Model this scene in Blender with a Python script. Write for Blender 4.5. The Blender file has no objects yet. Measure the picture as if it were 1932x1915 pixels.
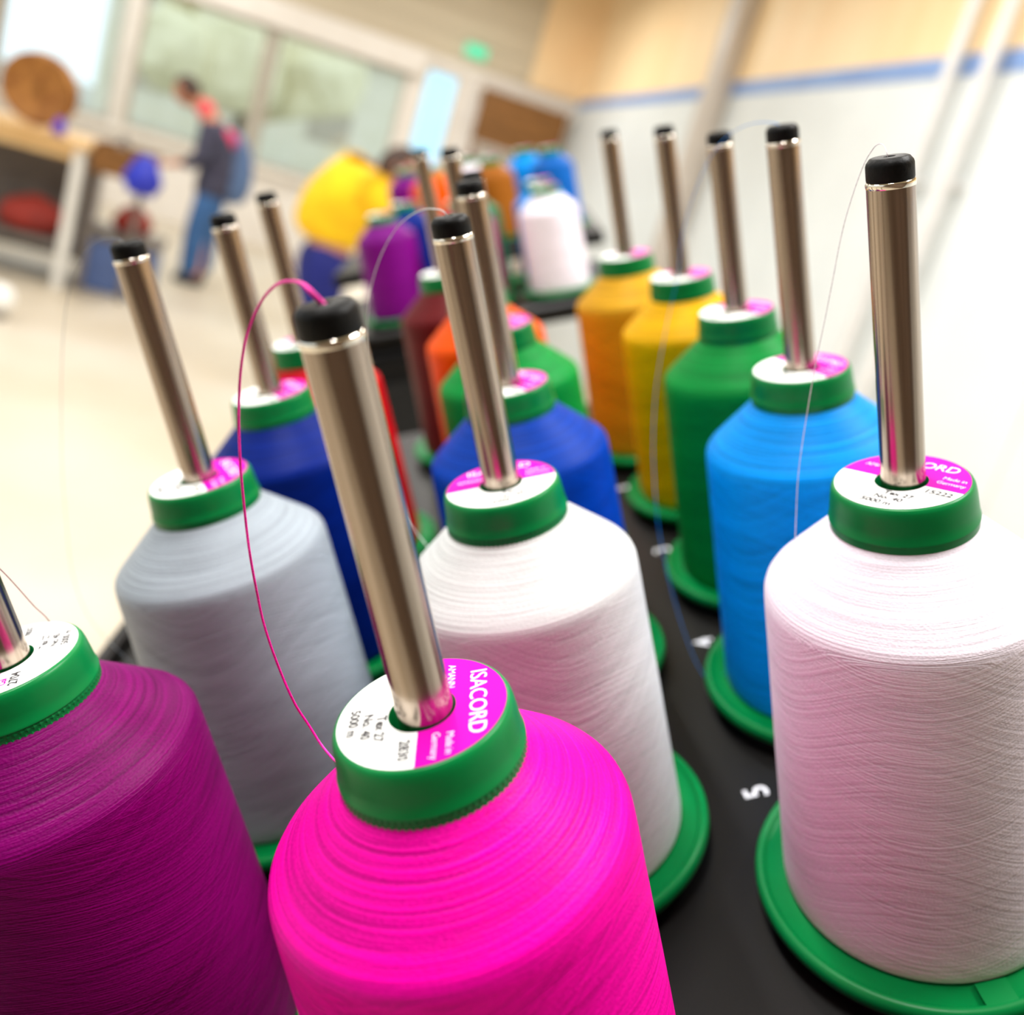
import bpy, bmesh, math, random
from mathutils import Matrix, Vector
random.seed(7)
sc = bpy.context.scene
C = sc.collection

# ------------------------------------------------------------------ camera
# world: X right, Y along the machine and the right-hand wall, Z up; metres
CAM = Vector((0.0, 0.0, 1.6))
RIGHT = Vector((0.9301, -0.2238, 0.2913))
UP = Vector((-0.2230, 0.2860, 0.9319))
FWD = Vector((0.2919, 0.9317, -0.2161))
camd = bpy.data.cameras.new('camera')
cam = bpy.data.objects.new('camera', camd); C.objects.link(cam)
m = Matrix.Identity(4)
for i in range(3):
    m[i][0] = RIGHT[i]; m[i][1] = UP[i]; m[i][2] = -FWD[i]; m[i][3] = CAM[i]
cam.matrix_world = m
camd.sensor_fit = 'HORIZONTAL'; camd.sensor_width = 36.0
camd.lens = 1743.44 / 1932 * 36
camd.shift_x = (966 - 1055.19) / 1932
camd.shift_y = (781.28 - 957.5) / 1932
camd.clip_start = 0.01; camd.clip_end = 200
camd.dof.use_dof = True
camd.dof.focus_distance = 0.192
camd.dof.aperture_fstop = 8.6
camd.dof.aperture_blades = 0
sc.camera = cam

# ------------------------------------------------------------------ world, exposure
w = bpy.data.worlds.new('world'); sc.world = w; w.use_nodes = True
bgn = w.node_tree.nodes['Background']
bgn.inputs[0].default_value = (0.80, 0.92, 1.0, 1); bgn.inputs[1].default_value = 2.0
sc.view_settings.view_transform = 'Standard'; sc.view_settings.look = 'None'
sc.view_settings.gamma = 1; sc.view_settings.use_curve_mapping = False
sc.view_settings.exposure = -0.32
LAMP_W = 88.0      # power of each ceiling lamp

# ------------------------------------------------------------------ helpers
def tag(o, label=None, cat=None, group=None, kind=None):
    if label: o['label'] = label
    if cat: o['category'] = cat
    if group: o['group'] = group
    if kind: o['kind'] = kind
    return o

def mesh_obj(name, me, mat=None, parent=None):
    o = bpy.data.objects.new(name, me); C.objects.link(o)
    if parent: o.parent = parent
    if mat:
        if not me.materials: me.materials.append(mat)
        elif me.materials[0] != mat:
            o.material_slots[0].link = 'OBJECT'; o.material_slots[0].material = mat
    return o

def empty(name, loc=(0, 0, 0), mw=None):
    o = bpy.data.objects.new(name, None); C.objects.link(o)
    o.empty_display_size = 0.05
    if mw is not None: o.matrix_world = mw
    else: o.location = loc
    return o

def from_bm(bm, name, smooth=None):
    me = bpy.data.meshes.new(name)
    bmesh.ops.recalc_face_normals(bm, faces=bm.faces[:])
    bm.to_mesh(me); bm.free()
    if smooth is not None:
        me.polygons.foreach_set('use_smooth', [True] * len(me.polygons))
        me.set_sharp_from_angle(angle=math.radians(smooth))
    return me

def lathe(prof, seg, name, closed=False, smooth=40, jit=0.0):
    """prof: list of (r, z)"""
    bm = bmesh.new(); rings = []
    for r, z in prof:
        if r < 1e-7:
            rings.append([bm.verts.new((0, 0, z))])
        else:
            rings.append([bm.verts.new((r * math.cos(2*math.pi*i/seg), r * math.sin(2*math.pi*i/seg), z)) for i in range(seg)])
    pairs = list(zip(rings[:-1], rings[1:]))
    if closed: pairs.append((rings[-1], rings[0]))
    for a, b in pairs:
        for i in range(seg):
            j = (i + 1) % seg
            va, vb, vc, vd = a[i % len(a)], a[j % len(a)], b[j % len(b)], b[i % len(b)]
            f = []
            for v in (va, vb, vc, vd):
                if v not in f: f.append(v)
            if len(f) > 2: bm.faces.new(f)
    return from_bm(bm, name, smooth)

def add_box(bm, lo, hi, mat=None):
    vs = [bm.verts.new((x, y, z)) for x in (lo[0], hi[0]) for y in (lo[1], hi[1]) for z in (lo[2], hi[2])]
    if mat is not None:
        for v in vs: v.co = mat @ v.co
    for f in ((0,1,3,2),(4,6,7,5),(0,4,5,1),(2,3,7,6),(0,2,6,4),(1,5,7,3)):
        bm.faces.new([vs[i] for i in f])

def box(name, lo, hi, mat, parent=None, bevel=0.0):
    bm = bmesh.new(); add_box(bm, lo, hi)
    if bevel: bmesh.ops.bevel(bm, geom=bm.edges[:], offset=bevel, segments=2, affect='EDGES', profile=0.6)
    return mesh_obj(name, from_bm(bm, name, 40 if bevel else None), mat, parent)

def tube_mesh(pts, rad, name, seg=6):
    """tube along a polyline; rad may be a list"""
    pts = [Vector(p) for p in pts]; n = len(pts)
    rads = rad if isinstance(rad, (list, tuple)) else [rad] * n
    bm = bmesh.new(); rings = []; nrm = None
    for i, p in enumerate(pts):
        t = (pts[min(i+1, n-1)] - pts[max(i-1, 0)]).normalized()
        if nrm is None:
            nrm = t.cross(Vector((0.3, 0.5, 0.81))).normalized()
        nrm = (nrm - t * nrm.dot(t)).normalized(); b = t.cross(nrm)
        rings.append([bm.verts.new(p + (nrm * math.cos(2*math.pi*k/seg) + b * math.sin(2*math.pi*k/seg)) * rads[i]) for k in range(seg)])
    for a, c in zip(rings[:-1], rings[1:]):
        for k in range(seg):
            bm.faces.new((a[k], a[(k+1) % seg], c[(k+1) % seg], c[k]))
    bm.faces.new(rings[0]); bm.faces.new(rings[-1][::-1])
    return from_bm(bm, name, 60)

def spline(pts, sub=6):
    P = [Vector(p) for p in pts]; P = [P[0]*2 - P[1]] + P + [P[-1]*2 - P[-2]]; out = []
    for i in range(1, len(P) - 2):
        a, b, c, d = P[i-1], P[i], P[i+1], P[i+2]
        for k in range(sub):
            t = k / sub
            out.append(0.5 * ((2*b) + (c - a)*t + (2*a - 5*b + 4*c - d)*t*t + (3*b - a - 3*c + d)*t**3))
    out.append(P[-2]); return out

def srgb(r, g, b):
    f = lambda c: ((c/255 + 0.055) / 1.055) ** 2.4 if c/255 > 0.04045 else c/255/12.92
    return (f(r), f(g), f(b), 1)

def mat_plain(name, col, rough=0.5, metal=0.0, spec=0.5, emit=None, estr=0.0, noise=None, bump=0.0, coat=0.0, sss=0.0, trans=0.0):
    ma = bpy.data.materials.new(name); ma.use_nodes = True
    nt = ma.node_tree; b = nt.nodes['Principled BSDF']
    b.inputs['Base Color'].default_value = col; b.inputs['Roughness'].default_value = rough
    b.inputs['Metallic'].default_value = metal; b.inputs['Specular IOR Level'].default_value = spec
    b.inputs['Coat Weight'].default_value = coat
    b.inputs['Transmission Weight'].default_value = trans
    if sss:
        b.inputs['Subsurface Weight'].default_value = sss; b.inputs['Subsurface Scale'].default_value = 0.002
        b.inputs['Subsurface Radius'].default_value = (0.3, 1.0, 0.5)
    if emit:
        b.inputs['Emission Color'].default_value = emit; b.inputs['Emission Strength'].default_value = estr
    if noise:   # (scale, second colour, stretch)
        tc = nt.nodes.new('ShaderNodeTexCoord'); mp = nt.nodes.new('ShaderNodeMapping')
        mp.inputs['Scale'].default_value = noise[2] if len(noise) > 2 else (1, 1, 1)
        nz = nt.nodes.new('ShaderNodeTexNoise'); nz.inputs['Scale'].default_value = noise[0]; nz.inputs['Detail'].default_value = 4
        nt.links.new(tc.outputs['Object'], mp.inputs['Vector']); nt.links.new(mp.outputs['Vector'], nz.inputs['Vector'])
        rp = nt.nodes.new('ShaderNodeMapRange'); rp.inputs['From Min'].default_value = 0.35; rp.inputs['From Max'].default_value = 0.65
        nt.links.new(nz.outputs['Fac'], rp.inputs['Value'])
        mx = nt.nodes.new('ShaderNodeMix'); mx.data_type = 'RGBA'
        mx.inputs[6].default_value = col; mx.inputs[7].default_value = noise[1]
        nt.links.new(rp.outputs['Result'], mx.inputs[0]); nt.links.new(mx.outputs[2], b.inputs['Base Color'])
        if bump:
            bu = nt.nodes.new('ShaderNodeBump'); bu.inputs['Strength'].default_value = bump; bu.inputs['Distance'].default_value = 0.002
            nt.links.new(nz.outputs['Fac'], bu.inputs['Height']); nt.links.new(bu.outputs['Normal'], b.inputs['Normal'])
    return ma

def mat_thread(name, col, dark=0.55):
    """wound embroidery thread: fine rings on the shoulder, crossing turns on the body"""
    ma = bpy.data.materials.new(name); ma.use_nodes = True
    nt = ma.node_tree; N = nt.nodes; L = nt.links; b = N['Principled BSDF']
    b.inputs['Roughness'].default_value = 0.45; b.inputs['Specular IOR Level'].default_value = 0.08
    def math_(op, a, c=None, d=None):
        n = N.new('ShaderNodeMath'); n.operation = op
        for k, v in enumerate((a, c, d)):
            if v is None: continue
            if isinstance(v, (int, float)): n.inputs[k].default_value = v
            else: L.new(v, n.inputs[k])
        return n.outputs[0]
    tc = N.new('ShaderNodeTexCoord'); oi = N.new('ShaderNodeObjectInfo')
    sx = N.new('ShaderNodeSeparateXYZ'); L.new(tc.outputs['Object'], sx.inputs[0])
    x, y, z = sx.outputs; rnd = oi.outputs['Random']
    th = math_('ARCTAN2', y, x)
    mr = N.new('ShaderNodeMapRange'); mr.interpolation_type = 'SMOOTHSTEP'
    mr.inputs['From Min'].default_value = 0.0945; mr.inputs['From Max'].default_value = 0.097
    mr.inputs['To Min'].default_value = 1; mr.inputs['To Max'].default_value = 0.0
    L.new(z, mr.inputs['Value']); body = mr.outputs['Result']
    ph = math_('MULTIPLY', rnd, 6.283)
    def layer(amp, k, zs, rs, off):
        s = math_('SINE', math_('ADD', math_('MULTIPLY', th, k), math_('ADD', ph, off)))
        zz = math_('ADD', z, math_('MULTIPLY', math_('MULTIPLY', s, amp), body))
        cb = N.new('ShaderNodeCombineXYZ')
        L.new(math_('MULTIPLY', x, rs), cb.inputs[0]); L.new(math_('MULTIPLY', y, rs), cb.inputs[1])
        L.new(math_('ADD', math_('MULTIPLY', zz, zs), math_('MULTIPLY', rnd, 91.0)), cb.inputs[2])
        nz = N.new('ShaderNodeTexNoise'); nz.inputs['Scale'].default_value = 1.0; nz.inputs['Detail'].default_value = 1.5
        L.new(cb.outputs[0], nz.inputs['Vector']); return nz.outputs['Fac']
    a = layer(0.0060, 2, 2300, 24, 0.0)       # single turns
    c = layer(-0.0075, 3, 1050, 17, 1.3)       # bundles crossing the other way
    d = layer(0.0085, 1, 210, 14, 2.1)        # broad bands
    # thread twist: fine speckle along each turn
    tw = N.new('ShaderNodeTexNoise'); tw.inputs['Scale'].default_value = 1.0; tw.inputs['Detail'].default_value = 0
    cb2 = N.new('ShaderNodeCombineXYZ')
    for k, v in enumerate((x, y, z)): L.new(math_('MULTIPLY', v, 1700 if k < 2 else 2600), cb2.inputs[k])
    L.new(cb2.outputs[0], tw.inputs['Vector'])
    h = math_('ADD', math_('ADD', math_('MULTIPLY', a, 0.42), math_('MULTIPLY', c, 0.38)), math_('ADD', math_('MULTIPLY', d, math_('MULTIPLY', body, 0.25)), math_('MULTIPLY', tw.outputs['Fac'], 0.15)))
    rp = N.new('ShaderNodeMapRange'); rp.inputs['From Min'].default_value = 0.32; rp.inputs['From Max'].default_value = 0.66
    L.new(h, rp.inputs['Value'])
    mx = N.new('ShaderNodeMix'); mx.data_type = 'RGBA'
    mx.inputs[6].default_value = (col[0]*dark, col[1]*dark, col[2]*dark, 1); mx.inputs[7].default_value = col
    L.new(rp.outputs['Result'], mx.inputs[0]); L.new(mx.outputs[2], b.inputs['Base Color'])
    bu = N.new('ShaderNodeBump'); bu.inputs['Strength'].default_value = 0.55; bu.inputs['Distance'].default_value = 0.0009
    L.new(h, bu.inputs['Height']); L.new(bu.outputs['Normal'], b.inputs['Normal'])
    return ma

# ------------------------------------------------------------------ materials
M = {}
M['green'] = mat_plain('green_plastic', srgb(0, 120, 58), 0.34, spec=0.2, noise=(60, srgb(0, 114, 54)))
M['label_white'] = mat_plain('label_white', srgb(246, 246, 244), 0.6, spec=0.1)
M['label_magenta'] = mat_plain('label_magenta', srgb(206, 10, 160), 0.6, spec=0.06)
M['ink'] = mat_plain('black_ink', srgb(45, 42, 45), 0.6)
M['ink_white'] = mat_plain('white_ink', srgb(250, 235, 248), 0.6)
M['steel'] = mat_plain('brushed_steel', srgb(176, 162, 148), 0.2, metal=1.0, noise=(3, srgb(152, 138, 124), (260, 260, 3)))
M['rim'] = mat_plain('bright_steel', srgb(235, 228, 215), 0.12, metal=1.0)
M['cap'] = mat_plain('black_rubber', srgb(4, 4, 4), 0.5, spec=0.16, noise=(900, srgb(9, 9, 9)), bump=0.1)
M['plate'] = mat_plain('black_powder_coat', srgb(11, 10, 9), 0.36, spec=0.22, noise=(1500, srgb(18, 16, 15)), bump=0.04)
M['foam'] = mat_plain('black_foam', srgb(10, 10, 10), 0.9, noise=(900, srgb(18, 18, 18)), bump=0.3)
M['number'] = mat_plain('number_white', srgb(225, 226, 232), 0.5)
M['floor'] = mat_plain('cream_resin_floor', srgb(212, 203, 186), 0.42, noise=(0.8, srgb(202, 188, 164)))
M['ceiling'] = mat_plain('ceiling_board', srgb(196, 186, 162), 0.8, noise=(1.2, srgb(186, 174, 150)))
M['wall_tan'] = mat_plain('tan_slat', srgb(212, 200, 176), 0.7, noise=(2, srgb(202, 188, 162), (0.3, 1, 8)))
M['plaster'] = mat_plain('white_plaster', srgb(240, 234, 226), 0.7, noise=(4, srgb(234, 227, 218)))
M['peach'] = mat_plain('peach_plywood', srgb(255, 228, 184), 0.5, noise=(1.3, srgb(252, 216, 166), (1, 3, 0.4)))
M['white_panel'] = mat_plain('white_cladding', srgb(226, 231, 231), 0.35, noise=(2, srgb(220, 225, 225)))
M['blue_trim'] = mat_plain('blue_trim', srgb(130, 162, 214), 0.5, noise=(3, srgb(122, 152, 206)))
M['brown_wall'] = mat_plain('brown_wood_wall', srgb(112, 92, 76), 0.6, noise=(2, srgb(80, 62, 48), (6, 1, 0.4)))
M['frame'] = mat_plain('white_window_frame', srgb(230, 224, 214), 0.5, noise=(6, srgb(222, 216, 206)))
M['post'] = mat_plain('grey_post', srgb(206, 196, 186), 0.45, noise=(5, srgb(198, 188, 178)))
M['pipe'] = mat_plain('white_pipe', srgb(226, 224, 222), 0.35, noise=(5, srgb(218, 216, 214)))
M['wood'] = mat_plain('beige_wood', srgb(226, 190, 134), 0.5, noise=(3, srgb(206, 164, 106), (1, 8, 8)))
M['brown_wood'] = mat_plain('brown_board', srgb(140, 92, 36), 0.55, noise=(4, srgb(110, 70, 20), (1, 6, 6)))
M['wicker'] = mat_plain('brown_wicker', srgb(176, 122, 58), 0.6, noise=(14, srgb(140, 88, 34)), bump=0.4)
M['blue_bag'] = mat_plain('blue_plastic', srgb(30, 46, 190), 0.4, noise=(8, srgb(24, 38, 170)))
M['violet'] = mat_plain('violet_plastic', srgb(84, 40, 190), 0.4, noise=(8, srgb(74, 34, 176)))
M['red'] = mat_plain('red_cloth', srgb(160, 44, 30), 0.7, noise=(8, srgb(130, 34, 24)))
M['blue_grey'] = mat_plain('slate_blue_plastic', srgb(92, 116, 170), 0.5, noise=(8, srgb(84, 106, 158)))
M['white_metal'] = mat_plain('white_lacquer', srgb(228, 226, 220), 0.4, noise=(8, srgb(220, 218, 212)))
M['grey'] = mat_plain('grey_metal', srgb(120, 112, 106), 0.5, noise=(8, srgb(108, 100, 94)))
M['beige_machine'] = mat_plain('beige_machine', srgb(214, 206, 190), 0.4, noise=(8, srgb(206, 198, 182)))
M['dark_machine'] = mat_plain('dark_machine', srgb(8, 8, 9), 0.55, spec=0.2, noise=(8, srgb(11, 11, 12)))
M['glass'] = mat_plain('window_glass', (0.9, 0.95, 0.93, 1), 0.02, trans=1.0, noise=(1, (0.92, 0.96, 0.94, 1)))
M['glass_blue'] = mat_plain('blue_tinted_glass', (0.55, 0.84, 0.96, 1), 0.02, trans=1.0, noise=(1, (0.62, 0.88, 0.97, 1)))
M['mullion'] = mat_plain('taupe_mullion', srgb(196, 186, 170), 0.5, noise=(6, srgb(186, 176, 160)))
M['leaf'] = mat_plain('pale_leaves', srgb(238, 230, 198), 0.8, noise=(3, srgb(226, 218, 182)))
M['bark'] = mat_plain('bark', srgb(120, 104, 84), 0.9, noise=(6, srgb(96, 82, 64)))
M['facade'] = mat_plain('pale_facade', srgb(240, 234, 218), 0.8, noise=(1, srgb(232, 226, 206)))
M['paving'] = mat_plain('outdoor_paving', srgb(200, 196, 184), 0.8, noise=(2, srgb(188, 184, 170)))
M['exit'] = mat_plain('green_exit_light', srgb(40, 190, 140), 0.4, emit=srgb(80, 230, 180), estr=0.8)
M['lamp'] = mat_plain('lamp_diffuser', srgb(255, 252, 244), 0.5, emit=(1, 0.97, 0.9, 1), estr=6.0)
M['skin'] = mat_plain('skin', srgb(206, 142, 112), 0.55, noise=(20, srgb(196, 130, 100)))
M['hair'] = mat_plain('brown_hair', srgb(70, 46, 34), 0.6, noise=(60, srgb(54, 34, 26)))
M['navy'] = mat_plain('navy_grey_jacket', srgb(72, 74, 96), 0.8, noise=(12, srgb(56, 52, 72)))
M['pink_cloth'] = mat_plain('pink_cloth', srgb(222, 62, 110), 0.8, noise=(12, srgb(206, 50, 96)))
M['coral'] = mat_plain('coral_scarf', srgb(244, 92, 106), 0.8, noise=(12, srgb(232, 78, 92)))
M['slate'] = mat_plain('slate_blue_cloth', srgb(92, 118, 158), 0.8, noise=(12, srgb(80, 104, 146)))
M['jeans'] = mat_plain('jeans', srgb(62, 106, 160), 0.85, noise=(14, srgb(50, 90, 142)))
M['shoe'] = mat_plain('dark_shoes', srgb(28, 44, 66), 0.6, noise=(14, srgb(22, 34, 54)))
M['yellow_cloth'] = mat_plain('yellow_shirt', srgb(255, 208, 10), 0.8, noise=(10, srgb(246, 192, 6)))
M['navy_trousers'] = mat_plain('navy_trousers', srgb(8, 24, 118), 0.8, noise=(10, srgb(6, 18, 96)))

TH = {
 'hot pink': srgb(255, 0, 172), 'purple': srgb(124, 0, 98), 'white': srgb(250, 240, 252), 'pale grey': srgb(222, 224, 224),
 'silver grey': srgb(164, 174, 184), 'royal blue': srgb(0, 64, 178), 'dark blue': srgb(0, 34, 130), 'sky blue': srgb(0, 156, 255),
 'green': srgb(0, 148, 60), 'yellow': srgb(255, 190, 0), 'gold': srgb(228, 172, 34), 'red': srgb(204, 0, 24),
 'orange': srgb(255, 92, 0), 'dark red': srgb(104, 22, 26), 'violet': srgb(126, 10, 132), 'magenta': srgb(196, 40, 120),
 'brown': srgb(170, 100, 30), 'deep blue': srgb(20, 104, 196), 'teal green': srgb(0, 120, 80),
}
MT = {k: mat_thread('thread_' + k.replace(' ', '_'), v, 0.7 if k in ('white', 'pale grey') else 0.6 if k == 'silver grey' else 0.42) for k, v in TH.items()}
MS = {k: mat_plain('strand_' + k.replace(' ', '_'), TH[k], 0.5, noise=(4000, tuple(c*0.6 for c in TH[k][:3]) + (1,))) for k in ('hot pink', 'purple', 'white', 'pale grey', 'silver grey', 'sky blue')}

# ------------------------------------------------------------------ the room
XR, YB, ZC = 2.785, 12.0, 4.6
tag(box('floor', (-7, -3, -0.12), (XR + 0.2, YB + 0.2, 0), M['floor']), 'cream coloured smooth resin floor of the workshop', None, kind='structure')
tag(box('ceiling', (-7, -3, ZC), (XR + 0.2, YB + 0.2, ZC + 0.2), M['ceiling']), 'pale tan ceiling of the workshop', None, kind='structure')
wr = tag(empty('wall_right', (XR, 4, 0)), 'right wall with white cladding below and peach boards above', None, kind='structure')
def child_box(name, lo, hi, mat, parent, bevel=0):
    p = Vector(parent.location); lo = Vector(lo) - p; hi = Vector(hi) - p
    return box(name, lo, hi, mat, parent, bevel)
y0 = -3.0
for k in range(5):
    y1 = y0 + 3.0
    child_box('cladding_panel', (XR, y0 + 0.004, 0), (XR + 0.12, y1 - 0.004, 2.74), M['white_panel'], wr)
    child_box('plywood_panel', (XR, y0 + 0.004, 2.84), (XR + 0.12, y1 - 0.004, ZC), M['peach'], wr)
    y0 = y1
child_box('backing_wall', (XR + 0.12, -3, 0), (XR + 0.2, YB, ZC), M['plaster'], wr)
child_box('blue_strip', (XR - 0.012, -3, 2.74), (XR + 0.12, YB, 2.84), M['blue_trim'], wr)

wb = tag(empty('wall_back', (0, YB, 0)), 'back wall with plaster sill, piers and a tan boarded upper part', None, kind='structure')
child_box('sill_wall', (-7, YB, 0), (0.70, YB + 0.2, 0.86), M['plaster'], wb)
child_box('sill_ledge', (-7, YB - 0.10, 0.86), (0.70, YB + 0.1, 0.93), M['frame'], wb, 0.01)
child_box('pier', (0.66, YB, 0), (0.82, YB + 0.2, 2.78), M['plaster'], wb)
child_box('pier', (1.30, YB, 0), (XR, YB + 0.2, 2.78), M['plaster'], wb)
child_box('lintel', (-7, YB - 0.14, 2.50), (0.80, YB + 0.2, 2.80), M['plaster'], wb, 0.01)
child_box('lintel', (0.80, YB - 0.02, 2.70), (XR, YB + 0.2, 2.80), M['plaster'], wb)
for k in range(6):
    child_box('tan_board', (-7, YB - 0.02 * (k % 2), 2.805 + k * 0.3), (2.08, YB + 0.2, 3.10 + k * 0.3), M['wall_tan'], wb)
child_box('plywood_panel', (2.085, YB - 0.05, 2.81), (XR, YB + 0.2, ZC), M['peach'], wb)
for k, x in enumerate((-6.0, -4.9, -3.75, -2.40, -0.93)):
    wd = 0.15 if k == 3 else 0.06
    child_box('pillar' if k == 3 else 'mullion', (x - wd/2, YB - 0.06, 0.90), (x + wd/2, YB + 0.14, 2.52), M['frame'] if k == 3 else M['mullion'], wb, 0.008)
tag(box('wall_rear', (-7, -3.2, 0), (XR + 0.2, -3.0, ZC), M['brown_wall']), 'brown wooden wall behind the photographer', None, kind='structure')
wl = tag(empty('wall_left', (-7, 4, 0)), 'left wall with tall open window bays', None, kind='structure')
child_box('parapet', (-7.2, -3, 0), (-7, YB, 1.3), M['plaster'], wl)
child_box('lintel', (-7.2, -3, 3.9), (-7, YB, ZC), M['plaster'], wl)
for y in (-2.9, 0.8, 4.5, 8.2, 11.9):
    child_box('pier', (-7.2, y - 0.15, 1.3), (-7, y + 0.15, 3.9), M['plaster'], wl)
# windows in the back wall
wins = [(-4.86, -3.795), (-3.705, -2.475), (-2.325, -0.975), (-0.885, 0.66)]
for k, (a, b) in enumerate(wins):
    wn = tag(empty('window_%d' % (k + 1), ((a + b)/2, YB + 0.05, 0.93)), 'tall glazed window of the back wall', None, kind='structure')
    bm = bmesh.new(); add_box(bm, (a - (a+b)/2 + 0.045, 0.0, 0.05), (b - (a+b)/2 - 0.045, 0.008, 1.52))
    mesh_obj('pane', from_bm(bm, 'pane'), M['glass'], wn)
    bm = bmesh.new(); hw = (b - a)/2
    for lo, hi in (((-hw, -0.03, 0), (hw, 0.04, 0.05)), ((-hw, -0.03, 1.52), (hw, 0.04, 1.57)), ((-hw, -0.03, 0.05), (-hw + 0.045, 0.04, 1.52)), ((hw - 0.045, -0.03, 0.05), (hw, 0.04, 1.52))):
        add_box(bm, lo, hi)
    mesh_obj('window_frame', from_bm(bm, 'window_frame'), M['mullion'], wn)
dr = tag(empty('door_1', (1.06, YB + 0.05, 0)), 'narrow white glazed door in the back wall', None, kind='structure')
bm = bmesh.new()
for lo, hi in (((-0.24, -0.03, 0), (0.24, 0.03, 0.16)), ((-0.24, -0.03, 2.62), (0.24, 0.03, 2.70)), ((-0.24, -0.03, 0.16), (-0.18, 0.03, 2.62)), ((0.18, -0.03, 0.16), (0.24, 0.03, 2.62))):
    add_box(bm, lo, hi)
mesh_obj('door_frame', from_bm(bm, 'door_frame'), M['frame'], dr)
bm = bmesh.new(); add_box(bm, (-0.18, 0, 0.16), (0.18, 0.008, 2.62)); mesh_obj('pane', from_bm(bm, 'pane'), M['glass_blue'], dr)
bm = bmesh.new(); add_box(bm, (-0.22, -0.09, 1.0), (-0.19, -0.03, 1.14)); mesh_obj('door_handle', from_bm(bm, 'door_handle'), M['grey'], dr)

# ceiling lamps (long troughs)
def ceiling_lamp(x, y, lab):
    t = tag(empty('ceiling_lamp', (x, y, 3.9)), lab, 'ceiling lamp', 'long ceiling lamps')
    bm = bmesh.new(); add_box(bm, (-0.16, -0.75, 0.03), (0.16, 0.75, 0.10)); mesh_obj('housing', from_bm(bm, 'housing'), M['white_metal'], t)
    bm = bmesh.new(); add_box(bm, (-0.14, -0.72, 0.0), (0.14, 0.72, 0.028)); mesh_obj('diffuser', from_bm(bm, 'diffuser'), M['lamp'], t)
    for s in (-0.6, 0.6):
        mesh_obj('suspension_rod', tube_mesh([(0, s, 0.10), (0, s, ZC - 3.9)], 0.006, 'rod', 6), M['grey'], t)
    ld = bpy.data.lights.new('lamp_light', 'AREA'); ld.shape = 'RECTANGLE'; ld.size = 0.28; ld.size_y = 1.44
    ld.energy = LAMP_W * (1.35 if y < 1 else 0.75); ld.color = (1.0, 0.985, 0.965)
    lo = bpy.data.objects.new('lamp_light', ld); C.objects.link(lo); lo.parent = t; lo.location = (0, 0, -0.006)
for x, y, l in [(-1.1, 0.4, 'left of the near thread rack'), (1.0, 0.4, 'right of the near thread rack'), (-1.1, 3.6, 'left of the machine end'), (1.2, 3.6, 'right of the machine end'),
                (-3.6, 2.0, 'on the window side'), (-3.6, 6.0, 'near the work table'), (-0.6, 7.2, 'near the standing person'), (-2.2, 10.2, 'close to the back windows'), (1.2, 9.6, 'close to the glazed door')]:
    ceiling_lamp(x, y, 'long white ceiling lamp hanging ' + l)

# outdoors
tag(box('pavement', (-40, YB + 0.25, -0.2), (40, 60, -0.05), M['paving']), 'pale paving outside the windows', None, kind='structure')
def tree(x, y, h, r, lab):
    t = tag(empty('tree', (x, y, -0.05)), lab, 'tree', 'trees outside the windows')
    mesh_obj('trunk', tube_mesh([(0, 0, 0), (0.05, 0, h*0.4), (0, 0.05, h*0.75)], [0.16, 0.12, 0.05], 'trunk', 8), M['bark'], t)
    bm = bmesh.new()
    rr = random.Random(int(x*10))
    for k in range(14):
        c = Vector((rr.uniform(-1, 1)*r*0.6, rr.uniform(-1, 1)*r*0.6, h*0.62 + rr.uniform(-1, 1)*h*0.3)); q = r * rr.uniform(0.35, 0.6)
        res = bmesh.ops.create_icosphere(bm, subdivisions=2, radius=q, matrix=Matrix.Translation(c))
        for v in res['verts']: v.co += Vector((rr.uniform(-1, 1), rr.uniform(-1, 1), rr.uniform(-1, 1))) * q * 0.16
    mesh_obj('crown', from_bm(bm, 'crown'), M['leaf'], t)
tree(-9.2, 26, 6.5, 1.5, 'pale green tree outside the leftmost window')
tree(-2.4, 26.0, 7.0, 2.6, 'pale green tree outside, behind the standing person')
hs = tag(empty('house', (-2.0, 34, -0.05)), 'long pale building across the yard outside the windows', 'building')
bm = bmesh.new(); add_box(bm, (-5.6, 0, 0), (3.9, 6, 4.2)); mesh_obj('wall', from_bm(bm, 'wall'), M['facade'], hs)
bm = bmesh.new(); add_box(bm, (-5.9, -0.4, 4.2), (4.2, 6.4, 4.45)); mesh_obj('roof_edge', from_bm(bm, 'roof_edge'), M['grey'], hs)
for k in range(3):
    bm = bmesh.new(); add_box(bm, (-4.8 + k*2.9, -0.05, 1.1), (-3.4 + k*2.9, 0.0, 2.5)); mesh_obj('window', from_bm(bm, 'window'), M['mullion'], hs)

# posts and pipes on the right wall
tag(box('post', (XR - 0.16, 7.08, 0), (XR - 0.016, 7.34, ZC), M['post'], None, 0.01), 'wide grey boxed post standing against the right wall', 'post')
def pipe(y, r, lab):
    t = tag(empty('wall_pipe', (XR - 0.09, y, 0)), lab, 'pipe', 'white pipes on the right wall')
    mesh_obj('pipe_run', tube_mesh([(0, 0, 0), (0, 0, ZC)], r, 'pipe_run', 16), M['pipe'], t)
    for z in (0.6, 2.2, 3.6):
        bm = bmesh.new(); add_box(bm, (-0.01, -r*1.25, z - 0.015), (0.088, r*1.25, z + 0.015)); mesh_obj('bracket', from_bm(bm, 'bracket'), M['pipe'], t)
pipe(4.22, 0.035, 'white vertical pipe on the right wall, left one of the pair')
pipe(3.93, 0.035, 'white vertical pipe on the right wall, right one of the pair')
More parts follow.
